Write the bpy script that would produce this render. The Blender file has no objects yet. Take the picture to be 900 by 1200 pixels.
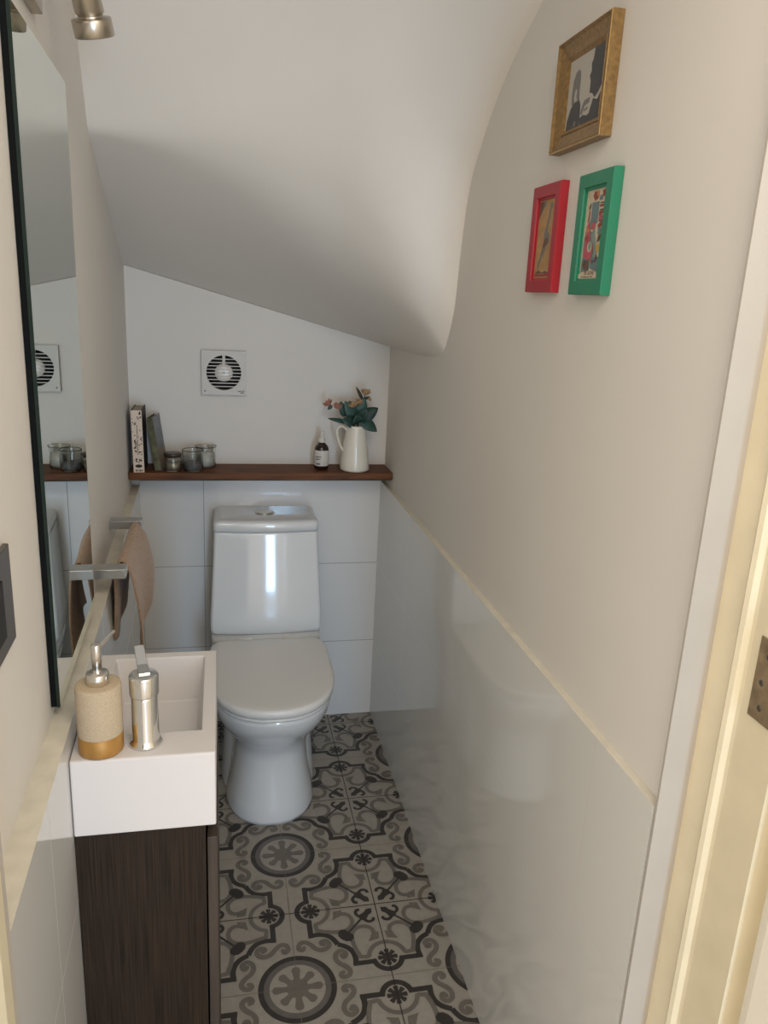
import bpy, bmesh, math, random
from mathutils import Vector, Matrix
random.seed(7)
scene = bpy.context.scene
C = scene.collection
PI = math.pi
R = math.radians

# ------------------------------------------------------------------ materials
def new_mat(name):
    m = bpy.data.materials.new(name); m.use_nodes = True
    nt = m.node_tree; b = nt.nodes['Principled BSDF']
    return m, nt, b

def mat(name, col, rough=0.5, metal=0.0, spec=0.5, noise=0.0, nscale=20, bump=0.0, bscale=60, coat=0.0, stretch=None, sheen=0.0):
    m, nt, b = new_mat(name)
    b.inputs['Base Color'].default_value = (*col, 1)
    b.inputs['Roughness'].default_value = rough
    b.inputs['Metallic'].default_value = metal
    b.inputs['Specular IOR Level'].default_value = spec
    b.inputs['Coat Weight'].default_value = coat
    if sheen: b.inputs['Sheen Weight'].default_value = sheen
    L = nt.links
    tc = nt.nodes.new('ShaderNodeTexCoord')
    src = tc.outputs['Object']
    if stretch:
        mp = nt.nodes.new('ShaderNodeMapping'); mp.inputs['Scale'].default_value = stretch
        L.new(src, mp.inputs['Vector']); src = mp.outputs['Vector']
    if noise:
        n = nt.nodes.new('ShaderNodeTexNoise'); n.inputs['Scale'].default_value = nscale; n.inputs['Detail'].default_value = 6
        L.new(src, n.inputs['Vector'])
        mx = nt.nodes.new('ShaderNodeMix'); mx.data_type = 'RGBA'
        mx.inputs[6].default_value = (*[max(0, c*(1-noise)) for c in col], 1)
        mx.inputs[7].default_value = (*[min(1, c*(1+noise)) for c in col], 1)
        mr = nt.nodes.new('ShaderNodeMapRange'); mr.inputs[1].default_value = .3; mr.inputs[2].default_value = .7
        L.new(n.outputs['Fac'], mr.inputs[0]); L.new(mr.outputs[0], mx.inputs[0])
        L.new(mx.outputs[2], b.inputs['Base Color'])
    if bump:
        n2 = nt.nodes.new('ShaderNodeTexNoise'); n2.inputs['Scale'].default_value = bscale; n2.inputs['Detail'].default_value = 4
        L.new(src, n2.inputs['Vector'])
        bp = nt.nodes.new('ShaderNodeBump'); bp.inputs['Strength'].default_value = bump; bp.inputs['Distance'].default_value = .002
        L.new(n2.outputs['Fac'], bp.inputs['Height']); L.new(bp.outputs['Normal'], b.inputs['Normal'])
    return m

def tile_mat(name, col, grout, axis, off_h, pitch_h, pitch_v, width=.0022, rough=.1):
    """glazed wall tiles in straight bond; axis 0 = courses run along x, 1 = along y"""
    m, nt, b = new_mat(name); L = nt.links; N = nt.nodes.new
    g = N('ShaderNodeNewGeometry'); sp = N('ShaderNodeSeparateXYZ'); L.new(g.outputs['Position'], sp.inputs[0])
    def mth(op, a, bb=None):
        n = N('ShaderNodeMath'); n.operation = op
        for i, v in enumerate((a, bb)):
            if v is None: continue
            if hasattr(v, 'links') or hasattr(v, 'is_linked'): L.new(v, n.inputs[i])
            else: n.inputs[i].default_value = v
        return n.outputs[0]
    def line(src, off, pitch):
        s = mth('SUBTRACT', src, off); s = mth('DIVIDE', s, pitch); s = mth('ADD', s, 100.5); s = mth('FRACT', s)
        s = mth('SUBTRACT', s, .5); s = mth('ABSOLUTE', s); s = mth('MULTIPLY', s, pitch); return mth('LESS_THAN', s, width/2)
    msk = mth('MAXIMUM', line(sp.outputs[axis], off_h, pitch_h), line(sp.outputs[2], 0.0, pitch_v))
    mx = N('ShaderNodeMix'); mx.data_type = 'RGBA'; mx.inputs[6].default_value = (*col, 1); mx.inputs[7].default_value = (*grout, 1)
    L.new(msk, mx.inputs[0]); L.new(mx.outputs[2], b.inputs['Base Color'])
    mr = N('ShaderNodeMapRange'); mr.inputs[3].default_value = rough; mr.inputs[4].default_value = .7
    L.new(msk, mr.inputs[0]); L.new(mr.outputs[0], b.inputs['Roughness'])
    b.inputs['Specular IOR Level'].default_value = .5
    return m

M = {}
M['plaster'] = mat('plaster', (.73, .70, .655), .75, spec=.25, noise=.02, nscale=3, bump=.25, bscale=28)
M['soffit'] = mat('soffit_plaster', (.75, .715, .665), .75, spec=.25, noise=.02, nscale=3, bump=.2, bscale=22)
M['ledge'] = mat('ledge_paint', (.66, .62, .52), .6, noise=.08, nscale=30)
M['tile_back'] = tile_mat('tile_back', (.70, .70, .69), (.30, .29, .27), 0, .222, .6, .3)
M['tile_right'] = tile_mat('tile_right', (.73, .73, .70), (.63, .57, .54), 1, -1.63, .6, .3, .0018, .055)
M['tile_left'] = tile_mat('tile_left', (.68, .68, .66), (.60, .59, .56), 1, -1.66, .6, .3, .0018, .09)
M['cream'] = mat('cream_gloss', (.74, .66, .475), .35, noise=.05, nscale=14, bump=.08, bscale=40)
M['door'] = mat('door_paint', (.85, .80, .68), .35)
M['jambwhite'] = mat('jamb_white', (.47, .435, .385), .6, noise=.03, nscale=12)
M['porcelain'] = mat('porcelain', (.74, .755, .76), .08, spec=.6, coat=.4)
M['seat'] = mat('seat_plastic', (.76, .755, .735), .3, spec=.5)
M['stone'] = mat('basin_solid_surface', (.70, .67, .66), .5, spec=.4)
M['chrome'] = mat('chrome', (.78, .78, .77), .08, metal=1)
M['bracket'] = mat('bracket_chrome', (.55, .55, .53), .3, metal=1)
M['satin'] = mat('satin_steel', (.62, .58, .52), .3, metal=1)
M['steel'] = mat('brushed_steel', (.78, .75, .70), .25, metal=1)
M['nickel'] = mat('satin_nickel', (.50, .45, .38), .3, metal=1)
M['wenge'] = mat('wenge', (.022, .0135, .008), .55, spec=.22, noise=.65, nscale=14, stretch=(30, 30, .5), bump=.1, bscale=30)
M['wenge2'] = mat('wenge_door', (.05, .036, .027), .5, noise=.35, nscale=12, stretch=(9, 9, .35))
M['dark'] = mat('dark_gap', (.012, .009, .007), .7)
M['oak'] = mat('shelf_wood', (.125, .047, .017), .55, spec=.25, noise=.5, nscale=7, stretch=(1.2, 16, 16))
M['mirror'] = mat('mirror_glass', (.80, .86, .82), .0, metal=1)
M['mirroredge'] = mat('mirror_edge', (.003, .014, .010), .15)
M['mirrorback'] = mat('mirror_backing', (.005, .006, .006), .8, spec=.1)
M['towel'] = mat('towel', (.36, .23, .145), .95, spec=.1, noise=.22, nscale=160, bump=.9, bscale=260, sheen=.3)
M['sand'] = mat('soap_stone', (.50, .40, .275), .8, noise=.14, nscale=500, bump=.2, bscale=500)
M['gold'] = mat('soap_gold', (.42, .22, .055), .45, metal=.35, noise=.12, nscale=60)
M['fan'] = mat('fan_plastic', (.60, .575, .53), .45)
M['fanhub'] = mat('fan_hub', (.72, .68, .62), .25)
M['black'] = mat('black', (.012, .011, .010), .6)
M['switch'] = mat('switch_steel', (.13, .12, .11), .4, metal=.6)
M['ink'] = mat('ink', (.03, .025, .022), .7)
M['inkgrey'] = mat('ink_grey', (.16, .14, .125), .7)
M['paper'] = mat('book_cream', (.72, .60, .50), .7)
M['pages'] = mat('pages', (.34, .28, .21), .9, noise=.2, nscale=40, stretch=(40, 1, 1))
M['bookdark'] = mat('book_cover_dark', (.022, .017, .014), .6)
M['bookgreen'] = mat('book_green', (.105, .10, .05), .6, noise=.5, nscale=60)
M['bookfront'] = mat('book_front', (.17, .185, .20), .45, noise=.3, nscale=25)
M['bookedge'] = mat('book_front_low', (.20, .15, .09), .45, noise=.5, nscale=60)
M['bookpages'] = mat('book_pages_dark', (.12, .10, .07), .8)  # darker page block of the leaning book
M['amber'] = mat('amber_glass', (.022, .008, .006), .1, spec=.6)
M['label'] = mat('label_paper', (.60, .565, .52), .7)
M['rubber'] = mat('dropper_white', (.62, .59, .54), .5)
M['enamel'] = mat('enamel', (.74, .69, .585), .3, coat=.3)
M['leaf'] = mat('leaf', (.018, .055, .042), .5, noise=.35, nscale=40)
M['leaf2'] = mat('leaf_light', (.035, .085, .07), .5, noise=.3, nscale=40)
M['stem'] = mat('stem', (.045, .035, .02), .7)
M['pink'] = mat('petal_pink', (.46, .23, .17), .7, noise=.25, nscale=120)
M['peach'] = mat('petal_peach', (.47, .30, .16), .7, noise=.25, nscale=120)
M['waxgrey'] = mat('wax_grey', (.13, .13, .135), .5)
M['waxwhite'] = mat('wax_white', (.72, .69, .62), .5)
M['waxgold'] = mat('wax_silver', (.36, .31, .24), .25, metal=.6, noise=.4, nscale=60)
M['lidwood'] = mat('lid_bronze', (.07, .052, .035), .35, metal=.5)
M['frame_gold'] = mat('frame_gold', (.235, .14, .048), .42, metal=.25, noise=.25, nscale=50, stretch=(3, 3, 3))
M['frame_gold2'] = mat('frame_gold_highlight', (.62, .42, .16), .3, metal=.6)  # brighter gold paints the thin highlight along the frame's outer edge
M['frame_red'] = mat('frame_red', (.36, .010, .022), .45)
M['frame_green'] = mat('frame_green', (.018, .205, .115), .45)
M['ph_light'] = mat('photo_light', (.44, .41, .36), .5)
M['ph_dark'] = mat('photo_dark', (.045, .043, .042), .5)
M['ph_mid'] = mat('photo_mid', (.16, .15, .14), .5)
M['pr_tan'] = mat('print_tan', (.42, .25, .105), .6, noise=.15, nscale=60)
M['pr_cream'] = mat('print_cream', (.56, .49, .36), .6)
M['pr_pink'] = mat('print_pink', (.45, .085, .115), .6)
M['pr_blue'] = mat('print_blue', (.14, .20, .22), .6)
M['pr_teal'] = mat('print_teal', (.22, .28, .25), .6)
M['pr_orange'] = mat('print_orange', (.48, .20, .05), .6)
M['pr_brown'] = mat('print_brown', (.14, .075, .05), .6)
M['pr_red'] = mat('print_red', (.30, .06, .05), .6)
M['pr_yellow'] = mat('print_yellow', (.55, .32, .06), .6)
M['fl_base'] = mat('floor_tile', (.34, .31, .265), .42, noise=.06, nscale=60)
M['fl_dark'] = mat('floor_tile_dark', (.038, .032, .028), .42, noise=.12, nscale=60)
M['fl_grey'] = mat('floor_tile_grey', (.16, .143, .122), .42, noise=.08, nscale=60)
M['fl_mid'] = mat('floor_tile_ring', (.135, .12, .11), .42, noise=.08, nscale=60)
M['fl_groutd'] = mat('grout_dark', (.035, .027, .02), .8)
M['fl_groutl'] = mat('grout_light', (.19, .165, .13), .8)
M['hall_bounce'] = mat('hall_floor_bounce', (.62, .52, .41), .5, noise=.2, nscale=10)  # unseen hall floor, kept pale to bounce light up to the soffit
M['brass'] = mat('hinge_metal', (.42, .32, .20), .4, metal=.75, noise=.3, nscale=50)
M['screw'] = mat('screw', (.11, .105, .09), .4, metal=.6)

def glass_mat():
    m, nt, b = new_mat('clear_glass')
    b.inputs['Base Color'].default_value = (.93, .95, .94, 1); b.inputs['Roughness'].default_value = .02
    b.inputs['Transmission Weight'].default_value = 1; b.inputs['IOR'].default_value = 1.45
    return m
M['glass'] = glass_mat()

# ------------------------------------------------------------------ helpers
origin = {}
def link(o): C.objects.link(o)

def thing(name, loc, label, cat, group=None):
    o = bpy.data.objects.new(name, None); o.empty_display_size = .05; link(o)
    o.location = loc; origin[o.name] = Vector(loc); o['label'] = label; o['category'] = cat
    if group: o['group'] = group
    return o

def obj(name, bm, mats, parent=None, smooth=False, bevel=0, segs=2, loc=None, label=None, cat=None, kind=None, group=None, subsurf=0):
    off = Vector((0, 0, 0))
    if parent is not None:
        off = origin[parent.name]
    elif loc is not None:
        off = Vector(loc)
    if off.length: bmesh.ops.translate(bm, verts=bm.verts, vec=-off)
    bmesh.ops.recalc_face_normals(bm, faces=bm.faces)
    me = bpy.data.meshes.new(name); bm.to_mesh(me); bm.free()
    if not isinstance(mats, (list, tuple)): mats = [mats]
    for m in mats: me.materials.append(m)
    o = bpy.data.objects.new(name, me); link(o)
    if smooth:
        for p in me.polygons: p.use_smooth = True
    if parent is not None:
        o.parent = parent
        # children of children sit at zero offset
        if parent.type == 'MESH': pass
    elif loc is not None: o.location = loc
    origin[o.name] = off
    if bevel:
        md = o.modifiers.new('bevel', 'BEVEL'); md.width = bevel; md.segments = segs; md.limit_method = 'ANGLE'; md.angle_limit = R(40)
    if subsurf:
        md = o.modifiers.new('sub', 'SUBSURF'); md.levels = subsurf; md.render_levels = subsurf
    if bevel and smooth is False and segs > 1:
        for p in me.polygons: p.use_smooth = False
    if label: o['label'] = label
    if cat: o['category'] = cat
    if kind: o['kind'] = kind
    if group: o['group'] = group
    return o

def B(): return bmesh.new()

def box(bm, x0, x1, y0, y1, z0, z1, mi=0):
    vs = [bm.verts.new((x, y, z)) for z in (z0, z1) for y in (y0, y1) for x in (x0, x1)]
    for q in ((0, 2, 3, 1), (4, 5, 7, 6), (0, 1, 5, 4), (2, 6, 7, 3), (0, 4, 6, 2), (1, 3, 7, 5)):
        f = bm.faces.new([vs[i] for i in q]); f.material_index = mi
    return vs

def prism(bm, pts, z0, z1, mi=0):
    """extrude a plan polygon (x,y) vertically"""
    a = [bm.verts.new((x, y, z0)) for x, y in pts]; b = [bm.verts.new((x, y, z1)) for x, y in pts]
    n = len(pts)
    fs = [bm.faces.new(a[::-1]), bm.faces.new(b)]
    for i in range(n): fs.append(bm.faces.new((a[i], a[(i+1) % n], b[(i+1) % n], b[i])))
    for f in fs: f.material_index = mi

def loft(bm, rings, cap=True, mi=0, close=True):
    vr = [[bm.verts.new(p) for p in r] for r in rings]
    n = len(vr[0])
    for a, b in zip(vr, vr[1:]):
        for i in range(n if close else n-1):
            f = bm.faces.new((a[i], a[(i+1) % n], b[(i+1) % n], b[i])); f.material_index = mi; f.smooth = True
    if cap and close:
        f = bm.faces.new(vr[0][::-1]); f.material_index = mi
        f = bm.faces.new(vr[-1]); f.material_index = mi
    return vr

def lathe(bm, prof, c, n=40, mi=0, cap=True, mat4=None):
    rings = []
    for r, z in prof:
        rings.append([Vector((r*math.cos(2*PI*i/n), r*math.sin(2*PI*i/n), z)) for i in range(n)])
    if mat4 is None: mat4 = Matrix.Translation(c)
    rings = [[mat4 @ p for p in r] for r in rings]
    return loft(bm, rings, cap, mi)

def axis_mat(p, d):
    d = Vector(d).normalized()
    return Matrix.Translation(p) @ d.to_track_quat('Z', 'Y').to_matrix().to_4x4()

def tube(bm, pts, rad, n=10, mi=0):
    pts = [Vector(p) for p in pts]
    if not hasattr(rad, '__len__'): rad = [rad]*len(pts)
    rings = []; up = None
    for i, p in enumerate(pts):
        t = (pts[min(i+1, len(pts)-1)] - pts[max(i-1, 0)]).normalized()
        if up is None: up = t.orthogonal().normalized()
        up = (up - t*up.dot(t)).normalized(); s = t.cross(up)
        rings.append([p + (up*math.cos(2*PI*k/n) + s*math.sin(2*PI*k/n))*rad[i] for k in range(n)])
    loft(bm, rings, True, mi)

def smoothpath(pts, k=6):
    """Catmull-Rom through points"""
    P = [Vector(p) for p in pts]; out = []
    for i in range(len(P)-1):
        p0 = P[max(i-1, 0)]; p1 = P[i]; p2 = P[i+1]; p3 = P[min(i+2, len(P)-1)]
        for j in range(k):
            t = j/k
            out.append(.5*((2*p1) + (p2-p0)*t + (2*p0-5*p1+4*p2-p3)*t*t + (3*p1-p0-3*p2+p3)*t**3))
    out.append(P[-1]); return out

# ------------------------------------------------------------------ room geometry (metres; back wall y=0, floor z=0)
W = .8212          # face of the right-hand tiling
WU = .835          # face of the plaster above it
YR = -1.795        # near end of right wall
YL = -1.87         # near end of left wall
TL = .885          # top of left tiling
def xw(y): return -.004 - .0235*y          # left plaster
def xt(y): return .020 - .027*y           # left tiling
def xm(y): return .038 - .0235*(y + 1.2)    # mirror face

# back wall ---------------------------------------------------------------
b = B(); box(b, -.25, 1.05, .012, .12, -.05, 2.6)
wb = obj('wall_back', b, M['plaster'], kind='structure')
b = B(); box(b, .02, W, 0, .012, 0, .9)
obj('trim_1', b, [M['tile_back']], kind='structure')
# left wall ---------------------------------------------------------------
b = B(); prism(b, [(xw(.012), .012), (xw(YL), YL), (-.2, YL), (-.2, .012)], -.05, 2.6)
wl = obj('wall_left', b, M['plaster'], kind='structure')
b = B(); prism(b, [(xt(0), 0), (xt(YL), YL), (xw(YL), YL), (xw(0), 0)], 0, TL)
b.faces.ensure_lookup_table()
for f in b.faces:
    f.normal_update()
    if f.normal.z > .9 or f.calc_center_median().z > TL-.001: f.material_index = 1
obj('trim_2', b, [M['tile_left'], M['ledge']], kind='structure')
# right wall --------------------------------------------------------------
b = B(); box(b, WU, 1.05, YR, .012, -.05, 2.6)
obj('wall_right', b, M['plaster'], kind='structure')
b = B(); box(b, W, WU, YR+.004, 0, 0, .9)
for f in b.faces:
    if f.calc_center_median().z > .899: f.material_index = 1
obj('trim_3', b, [M['tile_right'], M['ledge']], kind='structure')
b = B(); box(b, W, 1.0, YR-.004, YR, 0, 2.2)
obj('trim_4', b, M['jambwhite'], kind='structure')

# stair soffit (ceiling) --------------------------------------------------
A = [(0, 0), (-.23, .0845), (-.46, .169), (-.69, .253), (-.78, .40), (-.92, .66), (-1.06, .95)]
Bp = [(0, 0), (-.28, .002), (-.50, .006), (-.62, .022), (-.665, .06), (-.705, .14), (-.722, .26), (-.75, .385), (-.806, .468), (-.93, .575), (-1.12, .67), (-1.45, .80)]
def resample(P, n, knots=None):
    L = [0]
    for p, q in zip(P, P[1:]): L.append(L[-1] + math.hypot(q[0]-p[0], q[1]-p[1]))
    return L
def at(P, s, ks):
    for i in range(len(ks)-1):
        if s <= ks[i+1] + 1e-9:
            t = (s-ks[i])/(ks[i+1]-ks[i]); p, q = P[i], P[i+1]
            return (p[0]+(q[0]-p[0])*t, p[1]+(q[1]-p[1])*t)
    return P[-1]
kA = [0, .17, .33, .5, .64, .82, 1.0]
kB = [0, .2, .38, .47, .51, .55, .6, .66, .72, .8, .89, 1.0]
Bs = [(p.x, p.y) for p in smoothpath([(q[0], q[1], 0) for q in Bp], 6)]
kBs = []
for i in range(len(kB)-1): kBs += [kB[i] + (kB[i+1]-kB[i])*j/6 for j in range(6)]
kBs.append(1.0)
b = B(); rows = []
NX, NS = 48, 100
for i in range(NX+1):
    x = -.06 + (.90+.06)*i/NX
    u = min(max(x/.835, 0), 1); w = u**1.9*(.62+.38*u)
    row = []
    for j in range(NS+1):
        s = j/NS
        dd = .012 + .24*min(1, max(0, x/.55))**1.9
        a = [0, 0]; wt = 0
        for q in range(-6, 7):
            ss = s + dd*q/6
            aa = at(A, min(1, max(0, ss)), kA); k_ = 1 - abs(q)/7
            if ss < 0: aa = (-at(A, -ss, kA)[0], -at(A, -ss, kA)[1])
            if ss > 1: b1 = at(A, 2-ss, kA); aa = (2*aa[0]-b1[0], 2*aa[1]-b1[1])
            a[0] += aa[0]*k_; a[1] += aa[1]*k_; wt += k_
        a = (a[0]/wt, a[1]/wt)
        e_ = min(1, max(0, (x-.50)/.33)); d2 = dd*(1-e_*e_*(3-2*e_)) + .004
        c = [0, 0]
        for q in range(-6, 7):
            ss = s + d2*q/6; k_ = 1 - abs(q)/7
            cc = at(Bs, min(1, max(0, ss)), kBs)
            if ss < 0: cc = at(Bs, -ss, kBs); cc = (-cc[0], -cc[1])
            if ss > 1: b1 = at(Bs, 2-ss, kBs); cc = (2*cc[0]-b1[0], 2*cc[1]-b1[1])
            c[0] += cc[0]*k_/wt; c[1] += cc[1]*k_/wt
        y = a[0]*(1-w) + c[0]*w; z = 1.567 - .255*x + a[1]*(1-w) + c[1]*w
        # the crease stays level across the left half
        lift = .255*x*(1-w)*min(1, s/.5)
        row.append(b.verts.new((x, y + .015*(1-s), z + lift)))
    rows.append(row)
for r0, r1 in zip(rows, rows[1:]):
    for j in range(NS):
        f = b.faces.new((r0[j], r1[j], r1[j+1], r0[j+1])); f.smooth = True
soffit = obj('ceiling', b, M['soffit'], kind='structure')
md = soffit.modifiers.new('solid', 'SOLIDIFY'); md.thickness = .04; md.offset = 1
b = B(); box(b, -.2, 1.05, -1.93, -.9, 2.42, 2.5)
obj('trim_5', b, M['plaster'], kind='structure')

# door opening ------------------------------------------------------------
b = B()
prism(b, [(.86, -1.799), (.86, -1.838), (.856, -1.842), (.853, -1.847), (.855, -1.853), (.861, -1.857), (.862, -1.862), (.862, -1.925), (1.0, -1.925), (1.0, -1.799)], 0, 2.2)
obj('trim_6', b, M['cream'], kind='structure')
b = B(); prism(b, [(xw(YL), YL-.001), (xt(YL)+.001, YL-.001), (xt(YL)+.001, YL-.016), (xw(YL), YL-.016)], 0, 2.2)
obj('trim_7', b, M['jambwhite'], kind='structure')
b = B(); prism(b, [(-.2, YL-.017), (.073, YL-.017), (.073, -1.91), (.06, -1.95), (-.2, -1.95)], 0, 2.2)
obj('trim_8', b, M['cream'], kind='structure')
b = B(); box(b, -.2, 1.05, -1.93, -1.80, 2.2, 2.6)
box(b, 1.0, 2.2, -1.925, -1.80, -.02, 2.6); box(b, -1.4, -.2, -1.95, -1.83, -.02, 2.6)
obj('wall_front', b, M['plaster'], kind='structure')  # unseen hall-side wall, added so light enters only by the doorway

# door leaf folded right back into the hall, hinged on the right jamb
b = B(); prism(b, [(.872, -1.944), (.868, -1.949), (.866, -1.960), (.905, -2.68), (.945, -2.678), (.91, -1.944)], .008, 2.02)
door = obj('door_1', b, M['door'], kind='structure')
b = B(); box(b, .8598, .8618, -1.923, -1.876, 1.080, 1.176)
hl = obj('hinge_leaf', b, M['brass'], door, bevel=.0006); hl['label'] = 'tarnished metal hinge leaf'
for (yy, zz) in ((-1.893, 1.157), (-1.889, 1.125), (-1.893, 1.096)):
    b = B(); lathe(b, [(.0035, 0), (.0038, .0004), (.0025, .0009)], None, 14, mat4=axis_mat((.8598, yy, zz), (-1, 0, 0)))
    box(b, .8586, .8592, yy-.0022, yy+.0022, zz-.0004, zz+.0004)
    obj('hinge_screw', b, M['screw'], hl)
b = B()
for k in range(5):
    lathe(b, [(.0055, 0), (.006, .0006), (.006, .0186), (.0055, .0192)], (.861, -1.933, 1.080+k*.0192), 14)
obj('hinge_knuckle', b, M['brass'], hl, smooth=True)

# ------------------------------------------------------------------ floor with encaustic tiles
S = .21934; GX = .43969; GY = -.28642
b = B()
YF = -1.93
vs = [b.verts.new(p) for p in ((-.05, .03, 0), (-.05, YF, 0), (.95, YF, 0), (.95, .03, 0))]
b.faces.new(vs[::-1]).material_index = 0
pat = B()
def arc(c, r, a0, a1, n=10): return [(c[0]+r*math.cos(R(a0+(a1-a0)*i/n)), c[1]+r*math.sin(R(a0+(a1-a0)*i/n))) for i in range(n+1)]
def sm2(pts, k=5): return [(p.x, p.y) for p in smoothpath([(q[0], q[1], 0) for q in pts], k)]
seq = [0]
polys = []     # (list of 2d pts, material, layer)
def nx():
    seq[0] += 1; return seq[0]
def stroke(pts, w, mi, layer, taper=None):
    seq[0] += 1; layer = seq[0]
    n = len(pts); L = []; Rr = []
    for i in range(n):
        p = Vector(pts[i]); 
        d0 = (Vector(pts[i])-Vector(pts[i-1])).normalized() if i > 0 else None
        d1 = (Vector(pts[i+1])-Vector(pts[i])).normalized() if i < n-1 else None
        d = ((d0 or d1) + (d1 or d0)).normalized()
        nn = Vector((-d.y, d.x)); m = 1.0
        if d0 is not None and d1 is not None: m = min(1.6, 1/max(.4, nn.dot(Vector((-d0.y, d0.x)))))
        ww = w/2*m*(taper(i/(n-1)) if taper else 1)
        L.append(p+nn*ww); Rr.append(p-nn*ww)
    for i in range(n-1): polys.append(([L[i], L[i+1], Rr[i+1], Rr[i]], mi, layer))
def disc(c, r, a0, a1, mi, layer, n=24):
    seq[0] += 1; layer = seq[0]
    pts = arc(c, r, a0, a1, n)
    for i in range(n): polys.append(([c, pts[i], pts[i+1]], mi, layer))
def both(fn):
    i0 = len(polys); i0_seq = seq[0]; fn()
    top = max(l for _, _, l in polys[i0:])
    seq[0] = max(seq[0], top) + 1; off = seq[0]
    for p, mi, l in polys[i0:]: polys.append(([(q[1], q[0]) for q in p], mi, l + (off-i0_seq)))
    seq[0] = max(l for _, _, l in polys)+1
DK, GR, MD, GD, GL = 1, 2, 3, 4, 5
# medallion quarter
disc((0, 0), .405, 0, 90, DK, 1); disc((0, 0), .348, 0, 90, MD, 2); disc((0, 0), .288, 0, 90, 0, 3)
disc((0, 0), .115, 0, 90, GR, 4)
for a, r1 in ((0, .262), (45, .245), (90, .262)):
    lo = a-90 if a else -180; 
    ca, sa = math.cos(R(a)), math.sin(R(a))
    def tr(p): return (p[0]*ca-p[1]*sa, p[0]*sa+p[1]*ca)
    shape = [(.05, .040), (.10, .034), (.13, .032), (.17, .037), (r1-.05, .046), (r1-.022, .043), (r1-.007, .026), (r1, .0)]
    up = [tr(p) for p in shape]; dn = [tr((p[0], -p[1])) for p in shape]
    for i in range(len(shape)-1):
        if a == 45: polys.append(([up[i], up[i+1], dn[i+1], dn[i]], GR, nx()))
        elif a == 0: polys.append(([up[i], up[i+1], tr((shape[i+1][0], 0)), tr((shape[i][0], 0))], GR, nx()))
        else: polys.append(([tr((shape[i][0], 0)), tr((shape[i+1][0], 0)), dn[i+1], dn[i]], GR, nx()))
def band():
    st = arc((1, .24), .155, 270, 192, 9)
    lobe = sm2([(.645, .205), (.652, .26), (.648, .32), (.628, .38), (.588, .43), (.54, .462), (.487, .487)], 3)
    stroke(st + [(.835, .207), (.66, .207)], .060, DK, 1)
    stroke([(.673, .207), (.617, .207)], .060, DK, 1)
    stroke([(.645, .18)] + lobe, .060, DK, 1)
both(band)
def star():
    c = (1, .24); pts = []
    for k in range(9):
        a = 90 + 180*k/8
        pts.append((a, .105 if k % 2 == 0 else .102))
    for k in range(5):
        a = 90+45*k; t = 8
        ca, sa = math.cos(R(a)), math.sin(R(a))
        def tr(p): return (c[0]+p[0]*ca-p[1]*sa, c[1]+p[0]*sa+p[1]*ca)
        sh = [(0, .026), (.055, .019), (.088, .027), (.107, .024)]
        for i in range(3):
            q = [tr(sh[i]), tr(sh[i+1]), tr((sh[i+1][0], -sh[i+1][1])), tr((sh[i][0], -sh[i][1]))]
            q = [(min(1, p[0]), p[1]) for p in q]
            polys.append((q, DK, nx()))
    disc(c, .058, 90, 270, DK, 2, 12)
both(star)
def shield():
    stroke(arc((1, .24), .205, 90, 168, 9) + [(.78, .275), (.70, .285)], .049, GR, 1)
    stroke(sm2([(.715, .265), (.672, .40), (.655, .52), (.672, .62), (.73, .68), (.81, .695), (.885, .66), (.91, .59), (.885, .53)], 4), .050, GR, 1)
    polys.append(([(.83, .475), (.955, .50), (.925, .56), (.885, .57)], GR, nx()))
    polys.append(([(.955, .50), (.965, .60), (.92, .585)], GR, nx()))
both(shield)
# fleur and knob
def dg(d, e): return (1-d/1.41421-e/1.41421, 1-d/1.41421+e/1.41421)   # along / across the diagonal from F
def dstroke(pts, w, mi, l): stroke([dg(*p) for p in pts], w, mi, l)
dstroke([(.22, 0), (.52, 0)], .024, DK, 2)
polys.append(([dg(.075, 0), dg(.125, .042), dg(.2, .03), dg(.2, -.03), dg(.125, -.042)], DK, nx()))
polys.append(([dg(.18, .035), dg(.25, .05), dg(.285, .03), dg(.285, -.03), dg(.25, -.05), dg(.18, -.035)], DK, nx()))
for sg in (1, -1):
    dstroke([(q[0], q[1]*sg) for q in sm2([(.235, .0), (.262, .052), (.250, .100), (.205, .118), (.178, .096)], 4)], .037, DK, 2)
polys.append(([dg(.515, .055), dg(.545, .092), dg(.60, .096), dg(.635, .055), dg(.645, .0), dg(.635, -.055), dg(.60, -.096), dg(.545, -.092), dg(.515, -.055)], DK, nx()))
def scroll():
    p = sm2([(.118, .482), (.085, .465), (.056, .495), (.075, .552), (.132, .567), (.190, .525), (.237, .468), (.298, .437), (.365, .452), (.395, .505), (.362, .553), (.312, .540), (.318, .505)], 4)
    stroke(p, .055, GR, 1)
    disc((.112, .49), .026, 0, 360, GR, 2, 12); disc((.330, .508), .028, 0, 360, GR, 2, 12)
both(scroll)
for k in range(-2, 3):
    for i in range(-2, 8):
        mx = GX + (k if k % 2 == 0 else k+1)*S; sx = 1 if k % 2 == 0 else -1
        my = GY - (i if i % 2 == 0 else i+1)*S; sy = -1 if i % 2 == 0 else 1
        for p, mi, l in polys:
            f = [pat.verts.new((mx+sx*q[0]*S, my+sy*q[1]*S, 1.4e-5*l+2e-5)) for q in p]
            try: pat.faces.new(f).material_index = mi
            except ValueError: pass
for k in range(-2, 3):
    x = GX+k*S; dark = k % 2 != 0; w = .0022 if dark else .0013
    vs = [pat.verts.new((x+sx*w/2, y, .0018)) for sx, y in ((-1, .05), (-1, -2), (1, -2), (1, .05))]
    pat.faces.new(vs).material_index = GD if dark else GL
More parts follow.
